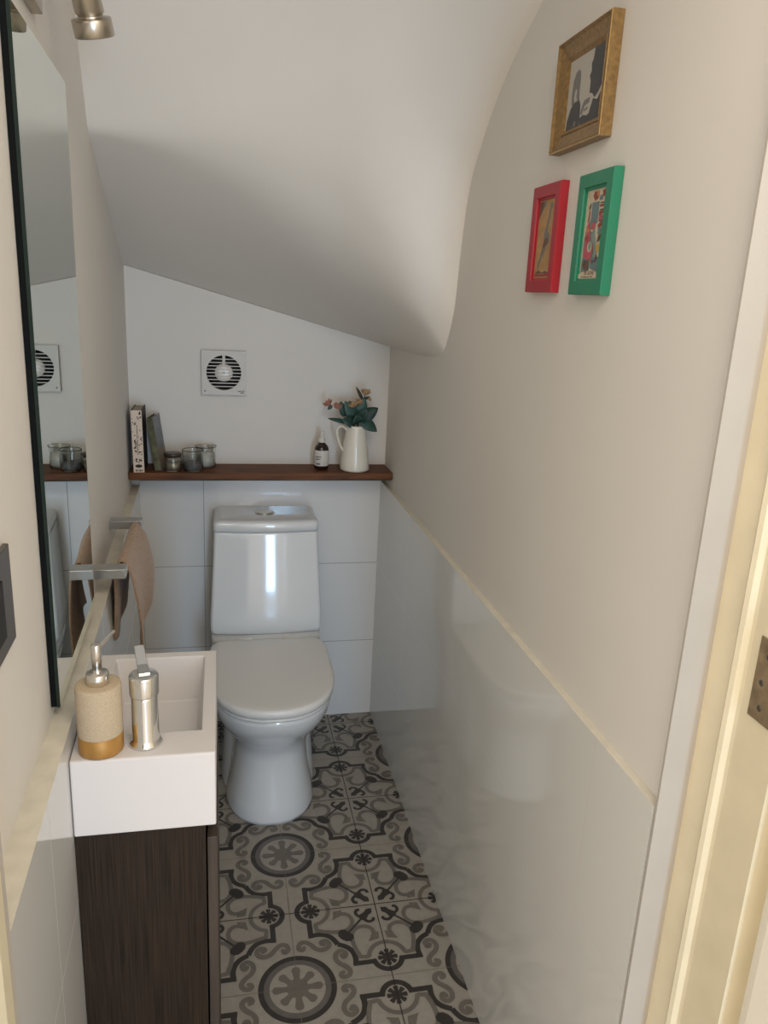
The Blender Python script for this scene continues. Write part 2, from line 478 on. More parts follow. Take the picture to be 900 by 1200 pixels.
for i in range(-2, 9):
    y = GY-i*S; dark = i % 2 != 0; w = .0022 if dark else .0013
    vs = [pat.verts.new((x, y+sy*w/2, .00182)) for sy, x in ((-1, -.1), (1, -.1), (1, 1), (-1, 1))]
    pat.faces.new(vs).material_index = GD if dark else GL
for co, no in (((0, 0, 0), (0, 1, 0)), ((0, YF, 0), (0, -1, 0)), ((-.02, 0, 0), (-1, 0, 0)), ((.86, 0, 0), (1, 0, 0))):
    g = pat.verts[:] + pat.edges[:] + pat.faces[:]
    bmesh.ops.bisect_plane(pat, geom=g, plane_co=co, plane_no=no, clear_outer=True)
for f in pat.faces:
    f.normal_update()
    if f.normal.z < 0: f.normal_flip()
tmp = bpy.data.meshes.new('tmp'); pat.to_mesh(tmp); pat.free(); b.from_mesh(tmp); bpy.data.meshes.remove(tmp)
vs = [b.verts.new(p) for p in ((-2.5, YF, -.001), (-2.5, -6, -.001), (3.5, -6, -.001), (3.5, YF, -.001))]
b.faces.new(vs).material_index = 6
me = bpy.data.meshes.new('floor')
for f in b.faces:
    f.normal_update()
    if f.normal.z < 0: f.normal_flip()
b.to_mesh(me); b.free()
for k in ('fl_base', 'fl_dark', 'fl_grey', 'fl_mid', 'fl_groutd', 'fl_groutl', 'hall_bounce'): me.materials.append(M[k])
fo = bpy.data.objects.new('floor', me); link(fo); fo['kind'] = 'structure'

# ------------------------------------------------------------------ toilet
XT = .421
def dring(z, yb, yf, hw, n=48, pw=2.3, back=9.0, xc=XT):
    """D-shaped plan section: rounded nose at yf, squarish back at yb"""
    ln = min(hw*1.35, (yb-yf)*.6); yc = yf + ln; out = []
    for i in range(n):
        t = 2*PI*i/n; c, s = math.cos(t), math.sin(t)
        if s < 0:
            x = hw*math.copysign(abs(c)**(2/pw), c); y = yc - ln*abs(s)**(2/pw)
        else:
            x = hw*math.copysign(abs(c)**(2/back), c); y = yc + (yb-yc)*abs(s)**(2/back)
        out.append((xc+x, y, z))
    return out
toilet = thing('toilet', (XT, -.35, 0), 'white close-coupled toilet with closed lid standing on the patterned floor', 'toilet')
b = B()
secs = [(0.0, -.10, -.598, .134), (.012, -.10, -.600, .136), (.05, -.10, -.592, .128), (.12, -.09, -.575, .115), (.19, -.08, -.566, .109), (.235, -.06, -.578, .114),
        (.275, -.04, -.612, .135), (.315, -.03, -.655, .157), (.35, -.02, -.683, .170), (.385, -.015, -.699, .176), (.398, -.012, -.700, .176), (.402, -.014, -.696, .172)]
loft(b, [dring(z, yb, yf, hw, 56, 2.25) for z, yb, yf, hw in secs])
bowl = obj('bowl', b, M['porcelain'], toilet, smooth=True)
# side skirt / trapway moulding behind the pedestal
b = B()
loft(b, [dring(z, -.02, yf, hw, 48, 2.6) for z, yf, hw in ((0, -.50, .148), (.02, -.50, .149), (.12, -.46, .140), (.22, -.42, .138), (.30, -.40, .150))])
obj('trap_skirt', b, M['porcelain'], toilet, smooth=True)
b = B()
loft(b, [dring(z, -.012, -.262, hw, 40, 6, 8) for z, hw in ((.398, .172), (.402, .176), (.428, .176), (.434, .171))])
obj('cistern_platform', b, M['porcelain'], toilet, smooth=True)
b = B()
loft(b, [dring(z, -.262, yf, hw, 56, 2.3) for z, yf, hw in ((.4025, -.702, .172), (.405, -.708, .177), (.413, -.709, .178), (.4145, -.706, .175))])
obj('seat', b, M['seat'], toilet, smooth=True)
b = B()
loft(b, [dring(z, yb, yf, hw, 56, 2.3) for z, yb, yf, hw in ((.4155, -.258, -.708, .176), (.4175, -.255, -.713, .1805), (.434, -.255, -.714, .181), (.439, -.257, -.711, .178), (.4415, -.262, -.704, .171), (.4425, -.275, -.68, .15), (.443, -.33, -.60, .09))])
obj('lid', b, M['seat'], toilet, smooth=True)
for sx in (-1, 1):
    b = B(); lathe(b, [(.006, 0), (.006, .05), (.005, .052)], None, 16, mat4=axis_mat((XT+sx*.075-.026, -.249, .4365), (1, 0, 0)))
    obj('seat_hinge', b, M['seat'], toilet, smooth=True)
def rring(z, yb, yf, hw, r=.03, xc=XT, bulge=.012):
    out = []; n = 8
    for cx, cy, a0 in ((hw-r, yb-.006, 0), (-hw+r, yb-.006, 90), (-hw+r, yf+r, 180), (hw-r, yf+r, 270)):
        rr = .006 if a0 < 180 else r
        if a0 < 180: cx = math.copysign(hw-.006, cx)
        for i in range(n+1):
            a = R(a0+90*i/n); out.append((xc+cx+rr*math.cos(a), cy+rr*math.sin(a), z))
        if a0 == 180:
            for i in range(1, 12):
                t = i/12; x = (-hw+r)+(2*hw-2*r)*t; out.append((xc+x, yf-bulge*4*t*(1-t), z))
    return out
b = B()
tk = [(.434, .170, -.196), (.440, .176, -.206), (.455, .179, -.210), (.50, .178, -.206), (.60, .173, -.192), (.70, .168, -.178), (.765, .165, -.170), (.772, .164, -.168)]
loft(b, [rring(z, -.006, yf, hw, .013) for z, hw, yf in tk])
obj('cistern', b, M['porcelain'], toilet, smooth=True)
b = B()
loft(b, [rring(z, -.004, yf, hw, .016) for z, hw, yf in ((.7735, .162, -.168), (.776, .167, -.176), (.800, .166, -.175), (.807, .162, -.170), (.811, .154, -.160), (.8125, .14, -.14))])
lid2 = obj('cistern_lid', b, M['porcelain'], toilet, smooth=True)
b = B()
lathe(b, [(.031, 0), (.032, .0012), (.030, .0022), (.027, .0016)], (XT-.002, -.085, .8120), 36)
fb = obj('flush_button', b, M['satin'], toilet, smooth=True); fb['label'] = 'round chrome dual flush button'
for sx in (-1, 1):
    b = B()
    pts = [(XT-.002+sx*(.0016+.024*math.cos(R(a))*.98), -.085+.0245*math.sin(R(a))) for a in range(-86, 87, 12)]
    prism(b, pts, .8132, .8150)
    obj('half_button', b, M['satin'], fb, bevel=.0006)

# ------------------------------------------------------------------ shelf
b = B(); box(b, .000, .8345, -.127, .0115, .931, .955)
obj('wall_shelf', b, M['oak'], loc=(.417, -.06, .931), bevel=.003, label='dark brown wooden wall shelf running across above the toilet', cat='shelf')
SZ = .9553

# tall patterned book
bk = thing('book', (.028, -.07, SZ), 'tall upright book with cream speckled spine against the left wall', 'book')
def leanx(bm, px, pz, ang):
    bmesh.ops.rotate(bm, verts=bm.verts, cent=(px, 0, pz), matrix=Matrix.Rotation(ang, 3, 'Y'))
bx0, bx1, by0, by1, bz1 = .016, .048, -.122, .006, SZ+.192
b = B(); box(b, bx0, bx0+.0025, by0+.001, by1, SZ, bz1); box(b, bx1-.0025, bx1, by0+.001, by1, SZ, bz1); leanx(b, .03, SZ, R(-.8))
obj('cover', b, M['bookdark'], bk, bevel=.0004, label='dark cover board')
b = B(); box(b, bx0+.0026, bx1-.0026, by0+.004, by1-.003, SZ+.003, bz1-.003); leanx(b, .03, SZ, R(-.8))
obj('pages', b, M['pages'], bk, label='aged paper page block')
b = B(); box(b, bx0, bx1, by0-.0012, by0+.0009, SZ, bz1); leanx(b, .03, SZ, R(-.8))
spine = obj('spine', b, M['paper'], bk, bevel=.0004, label='cream spine scattered with small dark motifs')
b = B(); rnd = random.Random(3)
for k in range(58):
    x = bx0+.002+(bx1-bx0-.004)*rnd.random(); z = SZ+.03+.157*rnd.random()
    if abs(x-.032) < .0042 and SZ+.055 < z < SZ+.15: continue
    r = .0016+.0030*rnd.random(); n = 7; a0 = rnd.random()*6
    r = min(r, x-bx0-.0004, bx1-.0004-x)
    if r < .0008: continue
    vs = [b.verts.new((x+r*(.55+.45*math.cos(2*i))*math.cos(a0+2*PI*i/n), by0-.0016, z+r*(.7+.5*math.sin(3*i))*math.sin(a0+2*PI*i/n))) for i in range(n)]
    b.faces.new(vs)
for k in range(22):   # faint vertical title line
    z = SZ+.056+k*.0042; h = .0016+.0014*rnd.random()
    vs = [b.verts.new(p) for p in ((.0305, by0-.0016, z), (.0335, by0-.0016, z), (.0335, by0-.0016, z+h), (.0305, by0-.0016, z+h))]; b.faces.new(vs)
vs = [b.verts.new((.032+.0105*math.cos(2*PI*i/20), by0-.0016, SZ+.020+.0052*math.sin(2*PI*i/20))) for i in range(20)]; b.faces.new(vs)
for k, (x, w) in enumerate(((.0225, .002), (.0265, .0035), (.032, .002), (.0365, .004), (.0415, .002))):
    vs = [b.verts.new(p) for p in ((x-w/2, by0-.0016, SZ+.003), (x+w/2, by0-.0016, SZ+.003), (x+w/2, by0-.0016, SZ+.0095-.001*(k % 2)), (x-w/2, by0-.0016, SZ+.0095))]; b.faces.new(vs)
r_ = bmesh.ops.extrude_face_region(b, geom=b.faces[:]); bmesh.ops.translate(b, verts=[v for v in r_['geom'] if isinstance(v, bmesh.types.BMVert)], vec=(0, .0006, 0))
leanx(b, .03, SZ, R(-.8))
obj('motifs', b, M['ink'], spine)

# leaning green book
bk2 = thing('book', (.085, -.06, SZ), 'slim book with green edge and grey cover leaning beside the tall book', 'book')
ang = R(-7.5); px = .096
def bkbox(x0, x1, y0, y1, z0, z1, yaw=R(-8)):
    bm = B(); box(bm, x0, x1, y0, y1, z0, z1)
    leanx(bm, px, SZ, ang); bmesh.ops.rotate(bm, verts=bm.verts, cent=(px, -.1, SZ), matrix=Matrix.Rotation(yaw, 3, 'Z'))
    return bm
obj('cover', bkbox(px-.0025, px, -.100, -.002, SZ+.0003, SZ+.168), M['bookfront'], bk2, bevel=.0004, label='grey front cover board')
obj('cover', bkbox(px-.018, px-.0155, -.100, -.002, SZ+.0022, SZ+.168), M['bookdark'], bk2, bevel=.0004, label='dark rear cover board')
obj('cover_picture', bkbox(px+.0001, px+.0005, -.096, -.006, SZ+.006, SZ+.062), M['bookedge'], bk2, label='brown lower part of the cover picture')
obj('pages', bkbox(px-.0152, px-.0028, -.097, -.005, SZ+.005, SZ+.165), M['bookpages'], bk2)
obj('spine', bkbox(px-.018, px, -.1035, -.1003, SZ+.0022, SZ+.168), M['bookgreen'], bk2, bevel=.0004, label='mottled green spine')

# candle jars
def jar(name, c, prof_o, t, label, group, wax, wz, wr, lid=None, seg=40):
    th = thing(name, c, label, 'candle', group)
    b = B(); inner = [(max(r-t, .0015), z) for r, z in prof_o][::-1]
    prof = prof_o + [(r, max(z, .004)) for r, z in inner]
    lathe(b, prof, c, seg)
    obj('glass_jar', b, M['glass'], th, smooth=True)
    b = B(); lathe(b, [(wr*.3, .0046), (wr, .0046), (wr, wz), (wr*.3, wz+.0005)], c, seg); obj('wax', b, wax, th)
    return th
j1 = jar('candle_jar', (.132, -.095, SZ), [(.024, 0), (.0265, .002), (.028, .008), (.028, .036), (.026, .044), (.025, .047)], .0018, 'small lidded candle jar next to the leaning green book', 'candle jars', M['waxgold'], .030, .0255)
b = B(); lathe(b, [(.026, 0), (.0275, .001), (.0275, .008), (.026, .010), (.02, .0105)], (.132, -.095, SZ+.0474), 36); obj('jar_lid', b, M['lidwood'], j1, smooth=True, label='dark bronze lid')
j2 = jar('candle_jar', (.193, -.09, SZ), [(.027, 0), (.0295, .002), (.031, .008), (.0335, .064), (.0335, .067)], .0016, 'open glass jar with grey wax, middle of the three', 'candle jars', M['waxgrey'], .026, .0283)
j3 = jar('candle_jar', (.232, -.035, SZ), [(.028, 0), (.0305, .002), (.031, .008), (.031, .060), (.033, .066), (.0345, .068)], .0016, 'open glass jar with white wax, rightmost and rearmost of the three', 'candle jars', M['waxwhite'], .045, .0285)
for j, c, h in ((j2, (.193, -.09, SZ), .026), (j3, (.232, -.035, SZ), .045)):
    b = B(); tube(b, [(c[0], c[1], c[2]+h), (c[0]+.001, c[1], c[2]+h+.008)], .0007, 6); obj('wick', b, M['ink'], j)

# dropper bottle
bc = (.604, -.066, SZ)
bt = thing('dropper_bottle', bc, 'small dark amber bottle with pale label and white dropper top', 'bottle')
b = B(); lathe(b, [(.018, 0), (.0225, .0015), (.0235, .005), (.0235, .066), (.022, .074), (.0165, .082), (.0115, .086), (.0105, .0895)], bc, 40); obj('bottle', b, M['amber'], bt, smooth=True)
b = B(); lathe(b, [(.0237, .014), (.0239, .0145), (.0239, .0645), (.0237, .065)], bc, 40, cap=False); lb = obj('label', b, M['label'], bt, smooth=True)
b = B(); lathe(b, [(.0112, .0897), (.0115, .0900), (.0113, .098), (.0085, .103), (.0065, .106), (.0062, .122), (.0055, .126), (.003, .1275)], bc, 28); obj('dropper_top', b, M['rubber'], bt, smooth=True)
b = B()
def lab(a0, a1, z0, z1):
    n = 4; r = .02415
    for i in range(n):
        t0 = R(a0+(a1-a0)*i/n); t1 = R(a0+(a1-a0)*(i+1)/n)
        vs = [b.verts.new((bc[0]+r*math.sin(t), bc[1]-r*math.cos(t), SZ+z)) for t, z in ((t0, z0), (t1, z0), (t1, z1), (t0, z1))]; b.faces.new(vs)
for a, w in ((-58, 5), (-51, 4), (-45, 5), (-38, 5), (-31, 5), (-23, 5), (-16, 5)): lab(a, a+w, .0425, .0465)
for a, w in ((-54, 7), (-45, 6), (-37, 6), (-28, 5), (-21, 3)): lab(a, a+w, .0345, .0385)
for a, w in ((-50, 7), (-42, 7), (-34, 8), (-25, 7)): lab(a, a+w, .0185, .0235)
obj('label_print', b, M['ink'], lb)

# enamel jug
jc = (.713, -.078, SZ)
jug = thing('jug', jc, 'tall cream enamel jug holding leafy flower stems', 'jug')
b = B()
def jring(r, z, lip=0):
    out = []
    for i in range(48):
        a = 2*PI*i/48; rr = r + lip*max(0, math.cos(a))**6
        out.append((jc[0]+rr*math.cos(a), jc[1]+rr*math.sin(a), jc[2]+z))
    return out
jp = [(.043, 0), (.0475, .003), (.049, .009), (.0475, .03), (.043, .065), (.037, .105), (.0325, .13), (.0315, .142), (.0325, .150)]
rings = [jring(r, z, .010*max(0, (z-.12)/.03)) for r, z in jp]
rings += [jring(r-.002, max(z, .004), .010*max(0, (z-.12)/.03)) for r, z in jp[::-1]]
loft(b, rings); obj('jug_body', b, M['enamel'], jug, smooth=True)
b = B()
hp = smoothpath([(jc[0]-.031, jc[1]-.006, SZ+.135), (jc[0]-.045, jc[1]-.01, SZ+.147), (jc[0]-.060, jc[1]-.012, SZ+.143), (jc[0]-.064, jc[1]-.012, SZ+.125), (jc[0]-.056, jc[1]-.01, SZ+.095), (jc[0]-.041, jc[1]-.006, SZ+.064)], 6)
tube(b, hp, .0042, 12); obj('handle', b, M['enamel'], jug, smooth=True)

# stems
def leaf(bm, base, d, ln, wd, up=(0, -.5, 1), mi=0, bend=.25):
    d = Vector(d).normalized(); u = Vector(up); s = d.cross(u).normalized(); n = s.cross(d).normalized()
    N = 10; L = []; Rr = []; Cc = []
    for i in range(N+1):
        t = i/N; w = wd*(math.sin(PI*min(1, t**.8*.98+.01)))**.75*.5
        p = Vector(base)+d*ln*t - n*bend*ln*t*t
        Cc.append(bm.verts.new(p)); L.append(bm.verts.new(p+s*w+n*w*.25)); Rr.append(bm.verts.new(p-s*w+n*w*.25))
    for i in range(N):
        for q in ((L[i], L[i+1], Cc[i+1], Cc[i]), (Cc[i], Cc[i+1], Rr[i+1], Rr[i])):
            f = bm.faces.new(q); f.smooth = True; f.material_index = mi
def finish_leaf(o):
    md = o.modifiers.new('solid', 'SOLIDIFY'); md.thickness = .0007; md.offset = 0
def bloom(bm, c, r, rnd, d=(0, -.3, 1)):
    d = Vector(d).normalized(); q = d.to_track_quat('Z', 'Y')
    for ring, (n, tilt, rr) in enumerate(((4, 12, .55), (5, 32, .8), (7, 58, 1.0))):
        for k in range(n):
            a = 2*PI*k/n + ring*.5 + rnd.random()*.3; t = R(tilt+rnd.random()*10)
            dd = q @ Vector((math.sin(t)*math.cos(a), math.sin(t)*math.sin(a), math.cos(t)))
            leaf(bm, Vector(c), dd, r*rr*(.9+.2*rnd.random()), r*.75, up=q @ Vector((0, 0, 1)) if tilt > 5 else (1, 0, 0), bend=-.25)
T = Vector((jc[0], jc[1], SZ+.148))
rn = random.Random(5)
def sprig(name, label, pts, leaves, flowers, petal):
    th = thing(name, T, label, 'flower')
    b = B(); tube(b, smoothpath([(T.x+.001*rn.random(), T.y, SZ+.03)] + [Vector(p) for p in pts], 6), .0013, 8); obj('stem', b, M['stem'], th, smooth=True)
    if leaves:
        b = B()
        for (p, d, ln, wd, up, mi, bend) in leaves: leaf(b, p, d, ln, wd, up, mi, bend)
        finish_leaf(obj('leaves', b, [M['leaf'], M['leaf2'], M['stem']], th))
    for (c, r, dd) in flowers:
        b = B(); bloom(b, c, r, rn, dd); finish_leaf(obj('bloom', b, petal, th))
    return th
def P3(dx, z, dy=0): return (jc[0]+dx, jc[1]+dy, z)
# eucalyptus-like broad leaves
th = thing('eucalyptus_sprig', T, 'broad dark green leaves spreading over the rim of the jug', 'foliage')
b = B(); tube(b, smoothpath([P3(0, SZ+.03), P3(.003, SZ+.12), P3(.006, 1.135), P3(.008, 1.175)], 6), .0016, 8); obj('stem', b, M['stem'], th, smooth=True)
fr = (0, -1, .35)
lv = [
 (P3(.010, 1.122, -.01), (.9, -.25, -.45), .066, .046, (.2, -.8, .6), 1, .12),
 (P3(.006, 1.118), (.75, -.1, .55), .078, .046, fr, 0, .15),
 (P3(.004, 1.125), (.28, -.1, 1), .074, .042, fr, 1, .08),
 (P3(-.002, 1.120), (-.50, -.2, .85), .074, .042, fr, 1, .10),
 (P3(-.004, 1.112, -.01), (-.9, -.5, .35), .050, .040, fr, 0, .2),
 (P3(.002, 1.112, -.012), (-.1, -.7, .5), .040, .042, fr, 0, .3),
 (P3(.004, 1.118), (.35, -.5, .6), .055, .042, fr, 0, .2),
 (P3(.004, 1.115, .01), (.55, .2, .6), .060, .044, fr, 0, .2),
]
for (p, d, ln, wd, up, mi, bend) in lv:
    b = B(); leaf(b, p, d, ln, wd, up, 0, bend); finish_leaf(obj('leaf', b, M['leaf2' if mi else 'leaf'], th))
sprig('rose_stem', 'pink flower stem leaning left out of the jug, above the bottle', [P3(-.012, SZ+.15), P3(-.045, 1.145), P3(-.058, 1.168), P3(-.075, 1.172)],
      [(P3(-.040, 1.132), (-.25, -.2, 1), .052, .024, fr, 0, .1), (P3(-.02, 1.112), (-1, -.2, .22), .078, .015, fr, 0, .05), (P3(-.080, 1.168), (-.6, -.2, -.5), .02, .012, fr, 0, .2)],
      [(P3(-.062, 1.158, -.005), .022, (-.1, -.4, 1)), (P3(-.090, 1.168, -.004), .022, (-.5, -.3, .8))], M['pink'])
sprig('rose_stem', 'tallest flower stem in the jug with peach blooms and a narrow upright leaf', [P3(.008, SZ+.16), P3(.020, 1.175), P3(.026, 1.205)],
      [(P3(.020, 1.185), (-.55, -.1, 1), .052, .011, fr, 2, .0), (P3(.024, 1.190), (.5, -.2, .3), .02, .01, fr, 2, .1)],
      [(P3(.026, 1.204, -.004), .023, (.1, -.3, 1)), (P3(.036, 1.190, -.005), .012, (.8, -.3, .4))], M['peach'])
sprig('rose_stem', 'short stem with small yellowish blooms at the middle of the jug', [P3(-.004, SZ+.15), P3(-.012, 1.155), P3(-.010, 1.178)],
      [(P3(-.014, 1.176), (-.8, -.2, .45), .016, .006, fr, 2, .1)],
      [(P3(-.012, 1.166, -.008), .020, (-.3, -.5, .8)), (P3(.004, 1.176, -.008), .017, (.3, -.5, .9))], M['peach'])

# ------------------------------------------------------------------ extractor fan
FX, FZ = .291, 1.255; yw = .0118
fan = thing('extractor_fan', (FX, yw, FZ), 'square pale extractor fan with round slatted grille on the back wall', 'fan')
h = .0695; d0 = .020; rg = .055
b = B()   # faceplate with a round hole
n = 64; ring_f = []; ring_sq = []; ring_b = []
for i in range(n):
    a = 2*PI*i/n + PI/4; ca, sa = math.cos(a), math.sin(a); m = h/max(abs(ca), abs(sa))
    ring_sq.append((FX+m*ca, FZ+m*sa)); ring_f.append((FX+rg*ca, FZ+rg*sa))
def yring(R_, y): return [b.verts.new((x, y, z)) for x, z in R_]
o0 = yring(ring_sq, yw); o1 = yring(ring_sq, yw-d0); i1 = yring(ring_f, yw-d0); i0 = yring(ring_f, yw-.002)
for a_, b_ in ((o0, o1), (o1, i1), (i1, i0)):
    for i in range(n): b.faces.new((a_[i], a_[(i+1) % n], b_[(i+1) % n], b_[i]))
obj('faceplate', b, M['fan'], fan)
b = B(); lathe(b, [(.0545, 0), (.0545, .001), (.02, .0011)], None, 48, mat4=axis_mat((FX, yw-.0005, FZ), (0, -1, 0))); obj('duct', b, M['black'], fan)
b = B(); lathe(b, [(.0285, 0), (.0285, .010), (.026, .0135), (.015, .0155), (.004, .016)], None, 40, mat4=axis_mat((FX, yw-.002, FZ), (0, -1, 0)))
hub = obj('motor_hub', b, M['fanhub'], fan, smooth=True)
b = B(); lathe(b, [(.0028, 0), (.0028, .0008), (.001, .0010)], None, 14, mat4=axis_mat((FX, yw-.0183, FZ), (0, -1, 0))); obj('hub_screw', b, M['ink'], hub)
b = B(); box(b, FX-.0045, FX+.0045, yw-.016, yw-.006, FZ+.027, FZ+.0545); obj('strut', b, M['fan'], fan)
for k in range(9):
    z = FZ+(k-4)*.0108; w = math.sqrt(max(0, rg**2-(z-FZ)**2))+.001
    b = B(); box(b, FX-w, FX+w, yw-d0-.0004, yw-d0+.0016, z-.0013, z+.0013); obj('slat', b, M['fan'], fan)
for x, z, r in ((FX+.0615, FZ+.058, .004), (FX-.0595, FZ-.058, .0022)):
    b = B(); lathe(b, [(r, 0), (r, .0008), (r*.5, .001)], None, 14, mat4=axis_mat((x, yw-d0, z), (0, -1, 0)))
    obj('screw_cap', b, M['fanhub' if x > FX else 'ink'], fan)
b = B(); 
for x0, x1, z0 in ((.044, .0465, -.0585), (.047, .050, -.0585), (.0505, .0535, -.0585), (.054, .056, -.0585), (.0585, .0635, -.0580), (.0515, .0540, -.0640), (.0545, .0585, -.0640), (.059, .0630, -.0640)):
    box(b, FX+x0, FX+x1, yw-d0-.0004, yw-d0+.0002, FZ+z0, FZ+z0+.0026)
obj('maker_print', b, M['ink'], fan)

# ------------------------------------------------------------------ mirror
y0, y1, z0, z1 = -1.457, -1.06, .904, 1.828
mir = thing('wall_mirror', (xw(-1.2), -1.2, z0), 'tall frameless rectangular mirror on the left wall above the washbasin', 'mirror')
b = B(); prism(b, [(xw(y1)+.0005, y1-.002), (xw(y0)+.0005, y0+.002), (xm(y0)-.005, y0+.002), (xm(y1)-.005, y1-.002)], z0, z1-.001)
obj('backing', b, M['mirrorback'], mir)
b = B(); prism(b, [(xm(y1)-.005, y1), (xm(y0)-.005, y0), (xm(y0), y0), (xm(y1), y1)], z0, z1)
for f in b.faces:
    f.normal_update(); c = f.calc_center_median()
    f.material_index = 0 if (abs(f.normal.x) > .9 and c.x > (xm(y0)+xm(y1))/2-.002) else 1
obj('mirror_glass', b, [M['mirror'], M['mirroredge']], mir)

# ------------------------------------------------------------------ spotlight above the mirror
sp = thing('wall_spotlight', (.03, -1.25, 1.93), 'satin nickel wall spotlight above the mirror pointing down', 'lamp')
b = B(); prism(b, [(xw(-1.375)+.0005, -1.375), (xw(-1.245)+.0005, -1.245), (xw(-1.245)+.016, -1.247), (xw(-1.375)+.016, -1.373)], 1.872, 1.985); obj('wall_plate', b, M['nickel'], sp, bevel=.001)
dirn = Vector((.17, .42, -1)).normalized()
pc = Vector((.099, -1.18, 1.878))
b = B(); lathe(b, [(.0205, -.17), (.0212, -.168), (.0212, -.022), (.0185, -.019), (.0185, -.016), (.0205, -.0145)], None, 36, mat4=axis_mat(pc, dirn)); obj('lamp_body', b, M['nickel'], sp, smooth=True)
b = B(); lathe(b, [(.022, -.0160), (.0285, -.015), (.0292, -.0138), (.0292, .0080), (.0284, .0090), (.025, .0090), (.024, -.002)], None, 40, mat4=axis_mat(pc, dirn)); obj('lamp_collar', b, M['nickel'], sp, smooth=False, bevel=0)
b = B(); tube(b, [(xw(-1.25)+.011, -1.25, 1.95), (.05, -1.22, 1.96), tuple(pc-dirn*.09)], .006, 10); obj('arm', b, M['nickel'], sp, smooth=True)

# ------------------------------------------------------------------ towel rail and towel
RZ = .945
rail = thing('towel_rail', (.02, -.79, RZ), 'short chrome towel rail with two flat brackets on the left wall', 'towel rail')
for (ya, yb) in ((-.998, -.958), (-.650, -.610)):
    b = B(); prism(b, [(xw(yb)+.0006, yb), (.087, yb), (.087, ya), (xw(ya)+.0006, ya)], RZ-.012, RZ+.008); obj('bracket', b, M['bracket'], rail, bevel=.0008)
b = B(); box(b, .066, .080, -.958, -.650, RZ-.008, RZ+.002); obj('bar', b, M['chrome'], rail)
b = B()
ys = [-.952, -.92, -.88, -.84, -.80, -.76, -.72, -.685, -.656]
prof = []
def towel_pt(s, v):
    """s in [-1,1]: -1 inner hem, 0 over the bar, 1 outer hem; v in [0,1] near to far"""
    y = -.950+.292*v
    top = RZ+.008
    if s < 0:
        q = -s; drop = .205+.012*math.sin(4*v); x = .062-.006*q+.004*math.sin(9*v)*q - .010*q*q
        z = top - drop*q - .002; y2 = y+.055*q*(1-v)+.0*q
        if q < .12: x = .073-.011*(q/.12); z = top - drop*q*(q/.12)**.6
    else:
        q = s; drop = .235+.015*math.sin(5*v+1)-.02*v
        x = .084+.012*q+.016*math.sin(PI*q)*(.4+.6*v)+.007*math.sin(7*v+2)*q
        z = top - drop*q - .001; y2 = y+.050*q*(1-v)+.012*q
        if q < .12: x = .073+.011*(q/.12)+.002; z = top - drop*q*(q/.12)**.6
    return (x, y2, z)
ns, nv = 46, 24
G = [[b.verts.new(towel_pt(-1+2*i/ns, j/nv)) for j in range(nv+1)] for i in range(ns+1)]
for i in range(ns):
    for j in range(nv): b.faces.new((G[i][j], G[i+1][j], G[i+1][j+1], G[i][j+1]))
tw = obj('hand_towel', b, M['towel'], smooth=True, loc=(.075, -.80, RZ), label='small brown hand towel folded over the chrome rail', cat='towel')
md = tw.modifiers.new('solid', 'SOLIDIFY'); md.thickness = .0055; md.offset = 1
md = tw.modifiers.new('sub', 'SUBSURF'); md.levels = 1; md.render_levels = 1

# ------------------------------------------------------------------ vanity cabinet, basin, tap
VY0, VY1 = -1.512, -1.165; BZ0, BZ1 = .717, .845
def xs(y): return xt(y)+.0008
van = thing('vanity_cabinet', (.16, -1.34, 0), 'narrow dark brown wood-grain vanity cabinet under the white basin', 'cabinet')
b = B(); prism(b, [(xs(VY0+.003), VY0+.003), (.252, VY0+.003), (.252, VY0+.021), (xs(VY0+.021), VY0+.021)], 0.0015, BZ0-.0005); obj('side_panel', b, M['wenge'], van)
b = B(); prism(b, [(xs(VY1-.020), VY1-.020), (.252, VY1-.020), (.252, VY1-.002), (xs(VY1-.002), VY1-.002)], 0.0015, BZ0-.0005); obj('side_panel', b, M['wenge'], van)
b = B(); prism(b, [(.215, VY0+.0212), (.247, VY0+.0212), (.247, VY1-.0202), (.215, VY1-.0202)], .0015, BZ0-.0005); obj('carcass_rail', b, M['wenge'], van, label='dark recessed front rail')
b = B(); box(b, .2545, .270, VY0+.004, VY1-.002, .012, BZ0-.024); obj('cabinet_door', b, M['wenge2'], van, bevel=.001, label='slightly paler front door')
b = B()
sx0, sx1 = .0, .2685
# basin as outer block with a sloping rectangular bowl
XI = .247; YI0, YI1 = -1.444, -1.186; XL = .088
def q4(pts, z): return [b.verts.new((x, y, z)) for x, y in pts]
out = [(xs(VY0), VY0), (sx1, VY0), (sx1, VY1), (xs(VY1), VY1)]
ri = [(XL, YI0), (XI, YI0), (XI, YI1), (XL, YI1)]
bo = [(XL+.012, YI0+.02), (XI-.012, YI0+.02), (XI-.012, YI1-.014), (XL+.012, YI1-.014)]
A0 = q4(out, BZ0); A1 = q4(out, BZ1); I1 = q4(ri, BZ1); I0 = q4(bo, BZ1-.085)
for a_, b_ in ((A0, A1), (A1, I1), (I1, I0)):
    for i in range(4): b.faces.new((a_[i], a_[(i+1) % 4], b_[(i+1) % 4], b_[i]))
b.faces.new(A0[::-1]); b.faces.new(I0)
basin = thing('washbasin', (.16, -1.34, BZ0), 'white rectangular washbasin block set on the dark vanity cabinet', 'basin')
obj('basin_body', b, M['stone'], basin, bevel=.003, segs=3)
b = B(); lathe(b, [(.021, 0), (.022, .001), (.020, .003), (.012, .0032)], (.120, -1.398, BZ1-.085), 30); obj('drain', b, M['chrome'], basin, smooth=True)

